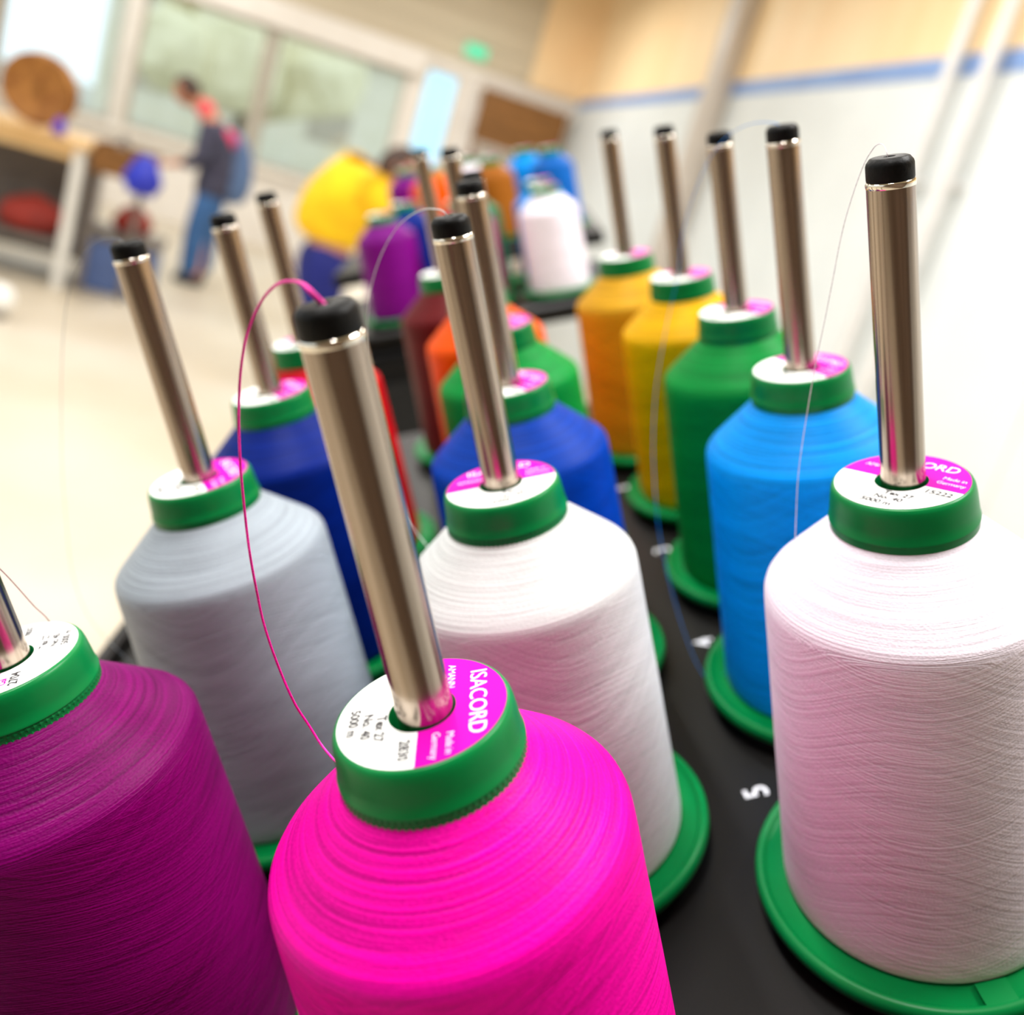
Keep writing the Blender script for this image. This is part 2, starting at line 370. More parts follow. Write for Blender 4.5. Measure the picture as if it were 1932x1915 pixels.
# brown board in the far corner
bd = tag(empty('notice_board', (1.98, 11.75, 1.95)), 'brown framed board in the far corner beside the glazed door', 'board')
bm = bmesh.new(); add_box(bm, (-0.44, -0.02, 0.03), (0.66, 0.02, 0.66)); mesh_obj('panel', from_bm(bm, 'panel'), M['brown_wood'], bd)
bm = bmesh.new(); add_box(bm, (-0.48, -0.04, 0.66), (0.70, 0.04, 0.75)); mesh_obj('frame_top', from_bm(bm, 'frame'), M['post'], bd)
bm = bmesh.new(); add_box(bm, (-0.48, -0.03, 0), (0.70, 0.03, 0.03)); mesh_obj('frame_bottom', from_bm(bm, 'frame'), M['post'], bd)
for s in (-0.4, 0.6):
    bm = bmesh.new(); add_box(bm, (s - 0.03, -0.02, -1.95), (s + 0.03, 0.02, 0.0)); mesh_obj('leg', from_bm(bm, 'leg'), M['brown_wood'], bd)
# exit sign
ex = tag(empty('exit_sign', (1.36, YB - 0.06, 2.92)), 'small glowing green exit sign high on the back wall', 'exit sign')
bm = bmesh.new(); add_box(bm, (-0.13, -0.02, 0), (0.13, 0.03, 0.13)); mesh_obj('light_box', from_bm(bm, 'light_box'), M['exit'], ex)
bm = bmesh.new(); add_box(bm, (-0.14, 0.03, -0.01), (0.14, 0.055, 0.14)); mesh_obj('housing', from_bm(bm, 'housing'), M['white_metal'], ex)

# ------------------------------------------------------------------ furniture on the left
def table(name, lab, x0, x1, y0, y1, h, topm, legm, lw=0.05):
    t = tag(empty(name, ((x0+x1)/2, (y0+y1)/2, 0)), lab, 'table')
    hx, hy = (x1-x0)/2, (y1-y0)/2
    bm = bmesh.new(); add_box(bm, (-hx, -hy, h - 0.05), (hx, hy, h)); bmesh.ops.bevel(bm, geom=bm.edges[:], offset=0.006, segments=1, affect='EDGES')
    mesh_obj('table_top', from_bm(bm, 'table_top'), topm, t)
    for sx in (-1, 1):
        for sy in (-1, 1):
            bm = bmesh.new(); cx, cy = sx*(hx - 0.06), sy*(hy - 0.06)
            add_box(bm, (cx - lw/2, cy - lw/2, 0), (cx + lw/2, cy + lw/2, h - 0.05)); mesh_obj('leg', from_bm(bm, 'leg'), legm, t)
    bm = bmesh.new(); add_box(bm, (-hx + 0.06, -hy + 0.05, h - 0.13), (hx - 0.06, -hy + 0.07, h - 0.05)); mesh_obj('apron', from_bm(bm, 'apron'), topm, t)
    bm = bmesh.new(); add_box(bm, (-hx + 0.03, -hy + 0.05, 0.28), (hx - 0.03, hy - 0.05, 0.31)); mesh_obj('shelf', from_bm(bm, 'shelf'), M['grey'], t)
    bm = bmesh.new(); add_box(bm, (-hx + 0.09, hy - 0.09, 0.1), (hx - 0.09, hy - 0.07, h - 0.05)); mesh_obj('back_panel', from_bm(bm, 'back_panel'), M['grey'], t)
    return t
table('work_table', 'beige wooden work table with white legs at the far left', -3.2, -1.52, 7.0, 7.8, 1.02, M['wood'], M['white_metal'], 0.07)
wd = tag(empty('wicker_tray', (-1.95, 7.35, 1.03), ), 'round brown wicker tray standing on edge on the work table', 'tray')
wd.rotation_euler = (math.radians(8), 0, math.radians(-6))
bm = bmesh.new()
me = lathe([(0.0, 0.03), (0.19, 0.03), (0.21, 0.045), (0.222, 0.03), (0.222, -0.02), (0.20, -0.03), (0.0, -0.03)], 40, 'tray_disc'); o = mesh_obj('woven_disc', me, M['wicker'], wd)
o.rotation_euler = (math.radians(90), 0, 0); o.location = (0, 0, 0.245)
me = lathe([(0.225, 0.045), (0.245, 0.03), (0.245, -0.03), (0.225, -0.045), (0.21, -0.03), (0.21, 0.03)], 40, 'tray_rim', closed=True); o = mesh_obj('rim', me, M['wicker'], wd)
o.rotation_euler = (math.radians(90), 0, 0); o.location = (0, 0, 0.245)
me = lathe([(0.0, 0.05), (0.03, 0.05), (0.035, 0.03), (0.0, 0.03)], 16, 'tray_hub'); o = mesh_obj('hub', me, M['brown_wood'], wd)
o.rotation_euler = (math.radians(90), 0, 0); o.location = (0, 0, 0.245)
dw = tag(empty('drawer_box', (-1.32, 7.2, 0.86)), 'open brown wooden box fixed at the right end of the work table', 'box')
bm = bmesh.new(); add_box(bm, (-0.17, -0.16, 0), (0.17, 0.16, 0.02)); mesh_obj('bottom', from_bm(bm, 'bottom'), M['brown_wood'], dw)
for nm, lo, hi in (('front', (-0.17, -0.175, 0), (0.17, -0.16, 0.20)), ('back', (-0.17, 0.16, 0), (0.17, 0.175, 0.20)), ('side', (-0.185, -0.175, 0), (-0.17, 0.175, 0.20)), ('side', (0.17, -0.175, 0), (0.185, 0.175, 0.20))):
    bm = bmesh.new(); add_box(bm, lo, hi); mesh_obj(nm, from_bm(bm, nm), M['brown_wood'], dw)
for s in (-0.14, 0.14):
    bm = bmesh.new(); add_box(bm, (s - 0.02, -0.12, -0.86), (s + 0.02, -0.08, 0)); mesh_obj('leg', from_bm(bm, 'leg'), M['grey'], dw)
def sack(name, loc, size, mat, lab, cat, seed=1):
    rr = random.Random(seed); bm = bmesh.new()
    bmesh.ops.create_icosphere(bm, subdivisions=3, radius=1.0)
    ph = [rr.uniform(0, 6) for _ in range(4)]
    for v in bm.verts:
        n = v.co.copy(); k = 1 + 0.10*math.sin(3*n.x + ph[0]) + 0.08*math.sin(4*n.y + ph[1]) + 0.06*math.sin(6*n.z + ph[2])
        z = max(n.z, -0.75)
        v.co = Vector((n.x*size[0]*k*(1 - 0.25*max(0, z)), n.y*size[1]*k*(1 - 0.25*max(0, z)), (z + 0.75)*size[2]/1.75))
    return tag(mesh_obj(name, from_bm(bm, name, 80), mat), lab, cat)
for o_, l_ in ((sack('plastic_bag', (0,0,0), (0.13, 0.09, 0.27), M['blue_bag'], 'bright blue plastic bag hanging at the end of the wooden box', 'bag', 3), (-1.15, 6.93, 0.80)),
               (sack('pouch', (0,0,0), (0.045, 0.04, 0.12), M['violet'], 'small violet pouch on the table beside the round tray', 'pouch', 4), (-1.74, 7.08, 1.02)),
               (sack('cloth_bundle', (0,0,0), (0.22, 0.16, 0.26), M['red'], 'dark red cloth bundle on the shelf under the work table', 'cloth', 5), (-1.85, 7.3, 0.31)),
               (sack('sack', (0,0,0), (0.13, 0.12, 0.22), M['red'], 'red bundle on a grey crate right of the work table', 'cloth', 6), (-1.25, 7.45, 0.44)),
               (sack('hand_tool', (0,0,0), (0.06, 0.06, 0.26), M['grey'], 'slim grey tool standing on the wooden box', 'tool', 8), (-1.36, 7.2, 0.88))):
    o_.location = l_
cr = tag(empty('storage_crate', (-1.28, 7.45, 0)), 'slate blue plastic crate on the floor right of the work table', 'crate')
bm = bmesh.new(); add_box(bm, (-0.24, -0.2, 0), (0.24, 0.2, 0.40)); bmesh.ops.bevel(bm, geom=bm.edges[:], offset=0.02, segments=2, affect='EDGES'); mesh_obj('body', from_bm(bm, 'body', 40), M['blue_grey'], cr)
bm = bmesh.new(); add_box(bm, (-0.26, -0.22, 0.38), (0.26, 0.22, 0.44)); mesh_obj('lid', from_bm(bm, 'lid'), M['grey'], cr)
bl = tag(empty('floor_lamp', (-1.62, 5.95, 0)), 'small white ball lamp on the floor at the left edge', 'lamp')
mesh_obj('globe', lathe([(0, 0.02)] + [(0.085*math.sin(a*math.pi/12), 0.115 - 0.085*math.cos(a*math.pi/12)) for a in range(1, 12)] + [(0, 0.2)], 24, 'globe'), M['label_white'], bl)
mesh_obj('foot', lathe([(0, 0), (0.06, 0), (0.055, 0.02), (0.03, 0.035), (0, 0.035)], 24, 'foot'), M['grey'], bl)

# ------------------------------------------------------------------ people
def skin(name, chains, mat, parent, sub=2, root=0):
    """chains: list of lists of (x,y,z,rx,ry); points shared by equal coordinates"""
    verts, rad, edges, idx = [], [], [], {}
    for ch in chains:
        prev = None
        for p in ch:
            k = tuple(round(c, 4) for c in p[:3])
            if k not in idx:
                idx[k] = len(verts); verts.append(p[:3]); rad.append((p[3], p[4] if len(p) > 4 else p[3]))
            if prev is not None and prev != idx[k]: edges.append((prev, idx[k]))
            prev = idx[k]
    me = bpy.data.meshes.new(name); me.from_pydata(verts, edges, []); me.update()
    o = bpy.data.objects.new(name, me); C.objects.link(o)
    md = o.modifiers.new('skin', 'SKIN'); md.use_smooth_shade = True
    for i, v in enumerate(me.skin_vertices[0].data):
        v.radius = rad[i]; v.use_root = (i == root)
    s = o.modifiers.new('sub', 'SUBSURF'); s.levels = sub; s.render_levels = sub
    dg = bpy.context.evaluated_depsgraph_get()
    me2 = bpy.data.meshes.new_from_object(o.evaluated_get(dg)); bpy.data.objects.remove(o)
    me2.name = name; me2.polygons.foreach_set('use_smooth', [True]*len(me2.polygons)); me2.materials.clear()
    return mesh_obj(name, me2, mat, parent)

def hand(chains, wrist, d, side, s=1.0):
    """palm with four fingers and a thumb appended to chains; d = pointing direction, side = thumb direction"""
    wv = Vector(wrist); d = Vector(d).normalized(); side = Vector(side).normalized()
    palm = wv + d*0.075*s
    chains.append([tuple(wv) + (0.026*s,), tuple(palm) + (0.030*s, 0.018*s)])
    for k, l in enumerate((0.068, 0.078, 0.072, 0.056)):
        b_ = palm + side*(0.026 - 0.0175*k)*s; curl = d.cross(side)*(-0.012)
        chains.append([tuple(palm) + (0.030*s, 0.018*s), tuple(b_ + d*0.03*s) + (0.009*s,), tuple(b_ + d*(0.03 + l*0.5)*s + curl*0.6) + (0.0085*s,), tuple(b_ + d*(0.03 + l)*s + curl*2) + (0.0075*s,)])
    t0 = wv + d*0.03*s + side*0.03*s
    chains.append([tuple(wv) + (0.026*s,), tuple(t0) + (0.012*s,), tuple(t0 + (d*0.6 + side*0.5)*0.04*s) + (0.010*s,), tuple(t0 + (d*0.8 + side*0.5)*0.07*s) + (0.009*s,)])

def head(bodych, hc, face, up, parent, hairm, s=1.0, long_hair=False):
    """face features and hair around a head centre"""
    face = Vector(face).normalized(); up = Vector(up); up = (up - face*up.dot(face)).normalized(); sd = face.cross(up)
    R = Matrix((sd, face, up)).transposed().to_4x4(); R.translation = Vector(hc)
    bm = bmesh.new(); bmesh.ops.create_uvsphere(bm, u_segments=20, v_segments=14, radius=1.0)
    for v in bm.verts:
        c = v.co.copy(); nar = 1.0 - 0.22*max(0, -c.z)
        v.co = Vector((c.x*0.078*nar, c.y*0.098*(1 - 0.08*max(0, -c.z)), c.z*0.118))
    bmesh.ops.create_cone(bm, segments=8, radius1=0.017, radius2=0.006, depth=0.036, matrix=Matrix.Translation((0, 0.100, -0.012)) @ Matrix.Rotation(math.radians(-60), 4, 'X'))
    for s_ in (-1, 1):
        bmesh.ops.create_icosphere(bm, subdivisions=1, radius=0.022, matrix=Matrix.Translation((s_*0.078, -0.005, 0)) @ Matrix.Diagonal((0.4, 0.8, 1.3, 1)))
    o = mesh_obj('head', from_bm(bm, 'head', 60), M['skin'], parent); o.matrix_local = R
    bm = bmesh.new()
    for s_ in (-1, 1): bmesh.ops.create_icosphere(bm, subdivisions=1, radius=0.011, matrix=Matrix.Translation((s_*0.032, 0.086, 0.008)))
    e = mesh_obj('eyes', from_bm(bm, 'eyes', 60), M['ink'], o)
    bm = bmesh.new(); add_box(bm, (-0.024, 0.078, -0.056), (0.024, 0.091, -0.049)); mesh_obj('mouth', from_bm(bm, 'mouth'), M['red'], o)
    bm = bmesh.new(); bmesh.ops.create_uvsphere(bm, u_segments=20, v_segments=14, radius=1.0)
    for v in bm.verts:
        c = v.co.copy()
        v.co = Vector((c.x*0.086, c.y*0.106 - 0.010, c.z*0.125 + 0.010))
    bmesh.ops.delete(bm, geom=[v for v in bm.verts if v.co.y > 0.035 and v.co.z < 0.07 or v.co.z < (-0.09 if long_hair else -0.045)], context='VERTS')
    mesh_obj('hair', from_bm(bm, 'hair', 60), hairm, o)

# standing person, facing left with the head bent
p1 = tag(empty('person', (-0.87, 8.5, 0)), 'person standing in jeans and a dark jacket with pink yoke, head bent, facing left', 'person')
ch = [[(0, 0, 0.90, 0.13, 0.15), (0.01, 0, 1.08, 0.12, 0.15), (-0.05, 0, 1.26, 0.12, 0.16), (-0.14, 0, 1.40, 0.07, 0.08), (-0.22, 0, 1.46, 0.055), (-0.30, 0, 1.52, 0.06)]]
for s in (-1, 1):
    ch.append([(0, 0, 0.90, 0.13, 0.15), (0, 0.09*s, 0.82, 0.09), (-0.02, 0.10*s, 0.47, 0.062), (0.02, 0.10*s, 0.10, 0.042), (0.0, 0.10*s, 0.05, 0.04)])
    ch.append([(-0.05, 0, 1.26, 0.12, 0.16), (-0.10, 0.17*s, 1.30, 0.065), (-0.12, 0.22*s, 1.05, 0.045), (-0.28, 0.16*s, 0.96, 0.03)])
    hand(ch, (-0.28, 0.16*s, 0.96), (-1, -0.2*s, -0.25), (0, -s, 0.4))
skin('body', ch, M['skin'], p1)
head(None, (-0.345, 0, 1.535), (-1, 0, -0.55), (-0.5, 0, 1), p1, M['hair'])
ch = [[(0, 0, 0.70, 0.17, 0.21), (0, 0, 0.90, 0.165, 0.20), (0.02, 0, 1.08, 0.16, 0.19), (-0.03, 0, 1.24, 0.155, 0.19), (-0.10, 0, 1.34, 0.10, 0.13)]]
for s in (-1, 1):
    ch.append([(-0.03, 0, 1.24, 0.155, 0.19), (-0.10, 0.18*s, 1.29, 0.085), (-0.12, 0.23*s, 1.05, 0.068), (-0.24, 0.18*s, 0.97, 0.052)])
skin('jacket', ch, M['navy'], p1)
ch = [[(-0.04, -0.17, 1.25, 0.12, 0.11), (-0.05, 0.0, 1.27, 0.15, 0.135), (-0.04, 0.17, 1.25, 0.12, 0.11)], [(-0.05, 0.0, 1.27, 0.15, 0.135), (-0.03, 0, 1.20, 0.17, 0.20)]]
skin('jacket_yoke', ch, M['pink_cloth'], p1, root=1)
ch = [[(0.10, 0, 0.72, 0.10, 0.19), (0.12, 0, 0.95, 0.11, 0.20), (0.10, 0, 1.15, 0.10, 0.19), (0.0, 0, 1.36, 0.06, 0.12)]]
skin('jacket_back', ch, M['slate'], p1)
ch = [[(-0.24, -0.05, 1.47, 0.07), (-0.18, 0, 1.45, 0.085, 0.10), (-0.24, 0.05, 1.47, 0.07)], [(-0.18, 0, 1.45, 0.085, 0.10), (-0.12, 0, 1.40, 0.08, 0.10)]]
skin('scarf', ch, M['coral'], p1, root=1)
ch = [[(0, 0, 0.92, 0.14, 0.17), (0, 0, 0.86, 0.13, 0.16)]]
for s in (-1, 1): ch.append([(0, 0, 0.86, 0.13, 0.16), (0, 0.095*s, 0.78, 0.12), (-0.02 + 0.03*s, 0.10*s, 0.47, 0.10), (0.0 + 0.04*s, 0.10*s, 0.07, 0.085)])
skin('jeans', ch, M['jeans'], p1, root=1)
for s in (-1, 1):
    skin('shoe', [[(0.09, 0.10*s, 0.045, 0.05, 0.045), (-0.04, 0.10*s, 0.045, 0.05, 0.045), (-0.16, 0.10*s, 0.035, 0.045, 0.035)]], M['shoe'], p1)

# bending person in a yellow shirt
p2 = tag(empty('person', (0.09, 5.5, 0)), 'person in a yellow shirt and navy trousers bending forward beyond the spools', 'person')
ch = [[(0, 0, 0.92, 0.14, 0.16), (0.02, 0, 1.10, 0.13, 0.15), (0.10, -0.05, 1.30, 0.14, 0.17), (0.18, -0.10, 1.42, 0.07), (0.22, -0.14, 1.46, 0.055)]]
for s in (-1, 1):
    ch.append([(0, 0, 0.92, 0.14, 0.16), (0.02, 0.10*s, 0.84, 0.09), (0.03, 0.11*s, 0.47, 0.062), (0.0, 0.11*s, 0.08, 0.042)])
    ch.append([(0.10, -0.05, 1.30, 0.14, 0.17), (0.17, -0.05 + 0.19*s, 1.36, 0.06), (0.33, -0.05 + 0.2*s, 1.22, 0.045), (0.48, -0.08 + 0.14*s, 1.10, 0.03)])
    hand(ch, (0.48, -0.08 + 0.14*s, 1.10), (1, 0, -0.6), (0, -s, 0.3))
skin('body', ch, M['skin'], p2)
head(None, (0.27, -0.17, 1.50), (0.9, -0.3, -0.7), (0.6, 0, 1), p2, M['hair'], long_hair=True)
ch = [[(-0.01, 0, 0.95, 0.21, 0.23), (0.0, 0, 1.14, 0.22, 0.24), (0.07, -0.04, 1.32, 0.21, 0.235), (0.13, -0.07, 1.42, 0.15, 0.18)]]
for s in (-1, 1): ch.append([(0.07, -0.04, 1.32, 0.21, 0.235), (0.17, -0.05 + 0.19*s, 1.35, 0.10), (0.30, -0.05 + 0.2*s, 1.23, 0.075)])
skin('shirt', ch, M['yellow_cloth'], p2)
ch = [[(0, 0, 1.02, 0.19, 0.21), (0, 0, 0.86, 0.20, 0.22)]]
for s in (-1, 1): ch.append([(0, 0, 0.86, 0.20, 0.22), (0.02, 0.10*s, 0.74, 0.14), (0.03, 0.11*s, 0.47, 0.09), (0.0, 0.11*s, 0.05, 0.075)])
skin('trousers', ch, M['navy_trousers'], p2, root=1)
for s in (-1, 1):
    skin('shoe', [[(-0.05, 0.11*s, 0.045, 0.045), (0.05, 0.11*s, 0.045, 0.05), (0.16, 0.11*s, 0.035, 0.045, 0.035)]], M['shoe'], p2)

# ------------------------------------------------------------------ rack frame: millimetres seen from the camera point -> world
RR = Matrix(((0.8792, 0.1530, -0.4512), (-0.1718, 0.9851, -0.0006), (0.4444, 0.0780, 0.8924)))
def rk(p): return CAM + RR @ (Vector(p) / 1000)
def rk_mat(p, rz=0.0):
    mm = (RR @ Matrix.Rotation(rz, 3, 'Z')).to_4x4(); mm.translation = rk(p); return mm
ZL, ZT = -100.07, -23.98           # label plane, tube top
ZBASE = ZL - 124.5                 # underside of the spool flange
ZPLATE = ZBASE - 4.0               # top of the rack plate

# spool meshes (metres, base at z = 0)
def sc_(prof): return [(r/1000, z/1000) for r, z in prof]
CORE = sc_([(8, 0), (42.5, 0), (44.5, 0.8), (45.3, 2.4), (45.2, 4.0), (44.6, 5.3), (43.4, 5.8), (42.6, 5.4), (42.0, 4.6), (41.6, 4.3), (36, 4.6), (30, 5.2), (26, 6), (15.5, 108), (16.2, 112.2),
            (17.15, 112.6), (17.2, 112.9), (17.2, 115.5), (17.5, 115.7), (17.5, 116.1), (17.3, 116.4), (17.05, 119), (16.75, 122), (16.5, 123.4), (16.15, 124.2), (15.75, 124.5),
            (6.2, 124.5), (6.0, 124.2), (5.95, 100), (5.95, 60), (8, 20)])
WIND = sc_([(15, 112.9), (17.0, 113.9), (18.0, 113.0), (20.5, 110.6), (23.5, 107.9), (26.5, 105.2), (29.5, 102.5), (31.8, 100.4), (33.4, 98.9), (34.3, 97.7), (34.75, 96.3), (34.9, 94.4), (35.05, 90),
            (35.2, 82), (35.5, 70), (35.9, 55), (36.2, 40), (36.5, 25), (36.8, 12), (36.9, 7.5), (36.7, 5.6), (36.2, 4.9), (30, 4.9), (24, 20), (15.2, 108)])
def knurl(seg):
    bm = bmesh.new()
    for row, z in enumerate((113.5, 114.9)):
        for i in range(seg):
            a = 2*math.pi*(i + 0.5*row)/seg; da = math.pi/seg; r = 0.0172
            def pt(an, zz, rr): return bm.verts.new((rr*math.cos(an), rr*math.sin(an), zz/1000))
            l, rt, t, b, c = pt(a - da, z, r), pt(a + da, z, r), pt(a, z + 0.7, r), pt(a, z - 0.7, r), pt(a, z, r + 0.00022)
            for f in ((b, rt, c), (rt, t, c), (t, l, c), (l, b, c)): bm.faces.new(f)
    return from_bm(bm, 'knurl')
def label_mesh(seg):
    """ring 0: white half, ring 1: magenta half (local +y side)"""
    out = []
    for half in (0, 1):
        bm = bmesh.new(); ro, ri, cut, z = 0.0155, 0.0062, -0.0004, 0.12462
        bo, bi = math.asin(cut/ro), math.asin(cut/ri)
        n = seg//2; A, B = [], []
        for k in range(n + 1):
            t = k/n
            ao = bo + (math.pi - 2*bo)*t if half else (math.pi - bo) + (math.pi + 2*bo)*t
            ai = bi + (math.pi - 2*bi)*t if half else (math.pi - bi) + (math.pi + 2*bi)*t
            A.append((ro*math.cos(ao), ro*math.sin(ao))); B.append((ri*math.cos(ai), ri*math.sin(ai)))
        va = [bm.verts.new((x, y, z)) for x, y in A]; vb = [bm.verts.new((x, y, z)) for x, y in B]
        vc = [bm.verts.new((x, y, z - 0.0002)) for x, y in A]
        for k in range(n):
            bm.faces.new((va[k], va[k+1], vb[k+1], vb[k])); bm.faces.new((vc[k], vc[k+1], va[k+1], va[k]))
        out.append(from_bm(bm, 'label_half'))
    return out

def text_mesh(items, name, wt=0.00009):
    """items: (text, x, y, size_mm, align); joined flat lettering at z = 0 in metres"""
    bm = bmesh.new()
    for txt, x, y, s, sp in items:
        cu = bpy.data.curves.new('t', 'FONT'); cu.body = txt; cu.size = s/1000; cu.align_x = 'CENTER'; cu.align_y = 'CENTER'
        cu.space_character = sp; cu.resolution_u = 3; cu.extrude = 0.00001; cu.offset = wt
        o = bpy.data.objects.new('t', cu); C.objects.link(o)
        dg = bpy.context.evaluated_depsgraph_get()
        me = bpy.data.meshes.new_from_object(o.evaluated_get(dg))
        me.transform(Matrix.Translation((x/1000, y/1000, 0))); bm.from_mesh(me)
        bpy.data.meshes.remove(me); bpy.data.objects.remove(o); bpy.data.curves.remove(cu)
    me = bpy.data.meshes.new(name); bm.to_mesh(me); bm.free(); return me

me_core = lathe(CORE, 112, 'spool_core', closed=True, smooth=50)
me_wind = lathe(WIND, 112, 'spool_winding', closed=True, smooth=60)
me_core_s = lathe(CORE, 40, 'spool_core_small', closed=True, smooth=50)
me_wind_s = lathe(WIND, 40, 'spool_winding_small', closed=True, smooth=60)
me_knurl = knurl(84)
lab_w, lab_m = label_mesh(64)
bm = bmesh.new(); add_box(bm, (0.0370, -0.0040, 0.0036), (0.0436, 0.0040, 0.0056)); me_rib = from_bm(bm, 'rib')
me_brand = text_mesh([('ISACORD', 0.0, 10.1, 4.6, 0.95), ('AMANN', -8.6, 5.0, 2.1, 0.95), ('Made in', 10.6, 5.4, 2.0, 0.92), ('Germany', 10.8, 2.9, 2.0, 0.92)], 'brand_text', -0.00002)
def data_text(code):
    return text_mesh([('Tex 27', 3.4, -7.4, 2.5, 1.0), ('No. 40', 2.2, -9.9, 2.5, 1.0), ('5000 m', 0.6, -12.5, 2.5, 1.0), (code, 10.6, -2.6, 2.7, 1.0)], 'data_text')
me_data = {c: data_text(c) for c in ('2830', '15222')}
me_data['2704'] = text_mesh([('Tex 27', 3.4, -8.0, 2.3, 1.0), ('No 40', 2.6, -10.4, 2.3, 1.0), ('5000 m', 2.4, -12.8, 2.3, 1.0), ('2704', -10.6, -4.0, 2.7, 1.0), ('78557', 11.4, -3.4, 1.9, 1.0)], 'data_text')
me_col = text_mesh([('Col', -10.8, -1.7, 1.9, 1.0)], 'col_text')

def spool(name, colour, pos, rz, lab, group, big=True, code=None, rib=None, dz=0.0):
    t = empty(name, mw=rk_mat((pos[0], pos[1], ZBASE + dz), rz))
    tag(t, lab, 'thread spool', group)
    co = mesh_obj('core', me_core if big else me_core_s, M['green'], t)
    mesh_obj('winding', me_wind if big else me_wind_s, MT[colour], t)
    lw = mesh_obj('label', lab_w, M['label_white'], t); lw['label'] = 'white half of the round paper label'
    lm = mesh_obj('label', lab_m, M['label_magenta'], t); lm['label'] = 'magenta half of the round paper label'
    if big:
        if colour in ('hot pink', 'purple', 'pale grey'): mesh_obj('knurled_band', me_knurl, M['green'], co)
        b = mesh_obj('lettering', me_brand, M['ink_white'], lm); b.location.z = 0.12465
        d = mesh_obj('lettering', me_data[code or '15222'], M['ink'], lw); d.location.z = 0.12465
        if code == '2704':
            d = mesh_obj('lettering', me_col, M['label_magenta'], lw); d.location.z = 0.12465
        if rib is not None:
            r = mesh_obj('flange_rib', me_rib, M['green'], co); r.rotation_euler.z = rib - rz
    return t

G1 = 'thread spools on the near rack'
D = math.radians
# name, colour, rack position, label rotation, label text, code, rib, cap height offset
NEAR = [
 ('hot pink', (-33.3, 142.0), D(-89), 'hot pink thread spool in front, with a steel tube through it', '2830', None, -0.4),
 ('white', (78.4, 200.1), D(-52), 'white thread spool nearest on the right side of the rack', '15222', D(-87), -0.1),
 ('purple', (-133.2, 187.1), D(107), 'purple thread spool cut off by the left picture edge', '2704', None, 0.0),
 ('pale grey', (-19.3, 240.6), D(4), 'pale grey, almost white thread spool right behind the hot pink one', '15222', None, -1.0),
 ('silver grey', (-120.8, 289.0), D(-62), 'silver grey thread spool behind the purple one', '15222', None, 2.7),
 ('sky blue', (83.4, 296.8), D(-72), 'sky blue thread spool behind the nearest white one', '15222', None, 3.5),
 ('royal blue', (-17.6, 336.5), D(-60), 'royal blue thread spool behind the pale grey one', '15222', None, 0.0),
 ('dark blue', (-119.9, 383.3), D(-60), 'dark blue thread spool behind the silver grey one', '15222', None, 0.0),
 ('green', (83.1, 387.6), D(-62), 'green thread spool between the sky blue and the yellow one', '15222', None, -1.4),
 ('green', (-21.3, 438.1), D(-62), 'green thread spool between the royal blue and the orange one', '15222', None, -3.4),
 ('red', (-125.4, 476.7), D(-30), 'red thread spool behind the dark blue one, mostly hidden by a tube', '15222', None, 0.8),
 ('yellow', (75.6, 479.6), D(-62), 'bright yellow thread spool between the green and the gold one', '15222', None, 0.0),
 ('gold', (57.0, 568.5), D(-70), 'golden yellow thread spool farthest on the right side of the near rack', '15222', None, -1.5),
 ('orange', (-35.0, 530.0), D(-62), 'orange thread spool showing behind the green one in the middle row', '15222', None, 5.0),
 ('dark red', (-60.0, 620.0), D(-62), 'dark red thread spool behind the orange one', '15222', None, 4.0),
]
for colour, pos, rz, lab, code, rib, dz in NEAR:
    spool('thread_spool', colour, pos, rz, lab, G1, True, code, rib)

# rack: plate, pegs with caps, foam pads, numbers
rack = tag(empty('thread_rack', mw=rk_mat((-70, 350, ZPLATE))), 'tilted black rack plate with steel tubes carrying the near thread spools', 'rack')
def rl(p): return ((p[0] + 70)/1000, (p[1] - 350)/1000, (p[2] - ZPLATE)/1000)      # rack mm -> rack local
left = [(-242, 40), (-242, 300), (-240, 450), (-232, 600), (-222, 678)]
right = [(140, 40), (150, 200), (152, 330), (146, 450), (132, 560), (112, 678)]
out = left + right[::-1]
bm = bmesh.new()
tv = [bm.verts.new(rl((x, y, ZPLATE))) for x, y in out]; bv = [bm.verts.new(rl((x, y, ZPLATE - 3))) for x, y in out]
bm.faces.new(tv); bm.faces.new(bv[::-1])
for i in range(len(out)):
    j = (i + 1) % len(out); bm.faces.new((tv[i], bv[i], bv[j], tv[j]))
mesh_obj('plate', from_bm(bm, 'plate', 30), M['plate'], rack)
for side in (left, right):
    mesh_obj('rim', tube_mesh([rl((x, y, ZPLATE + 3)) for x, y in spline([(a, b, 0) for a, b in side], 4) for x, y in [(x, y)]] if False else [rl((v.x, v.y, ZPLATE + 3.0)) for v in spline([(a, b, 0) for a, b in side], 4)], 0.0045, 'rim', 8), M['plate'], rack)
me_tube = lathe(sc_([(5.15, 0), (5.15, 199.0), (5.05, 199.6), (4.6, 199.8), (4.2, 199.6), (4.2, 0)]), 48, 'tube', closed=True, smooth=40)
me_cap = lathe(sc_([(0, -8), (4.15, -8), (4.15, -0.2), (4.95, 0), (5.08, 0.4), (5.08, 3.3), (4.9, 3.9), (4.2, 4.8), (3.7, 5.0), (1.3, 5.0), (1.1, 4.7), (1.1, 2.5), (0, 2.5)]), 40, 'cap', smooth=35)
me_rim = lathe(sc_([(5.2, -1.4), (5.3, -1.1), (5.3, -0.5), (5.15, -0.1), (4.9, 0.02), (4.6, -0.2), (4.9, -1.4)]), 40, 'tube_rim', closed=True, smooth=50)
me_pad = lathe(sc_([(6, 0), (41, 0), (42, 0.6), (42, 3.4), (41, 4), (6, 4)]), 56, 'foam_pad', closed=True, smooth=30)
TIP = {}
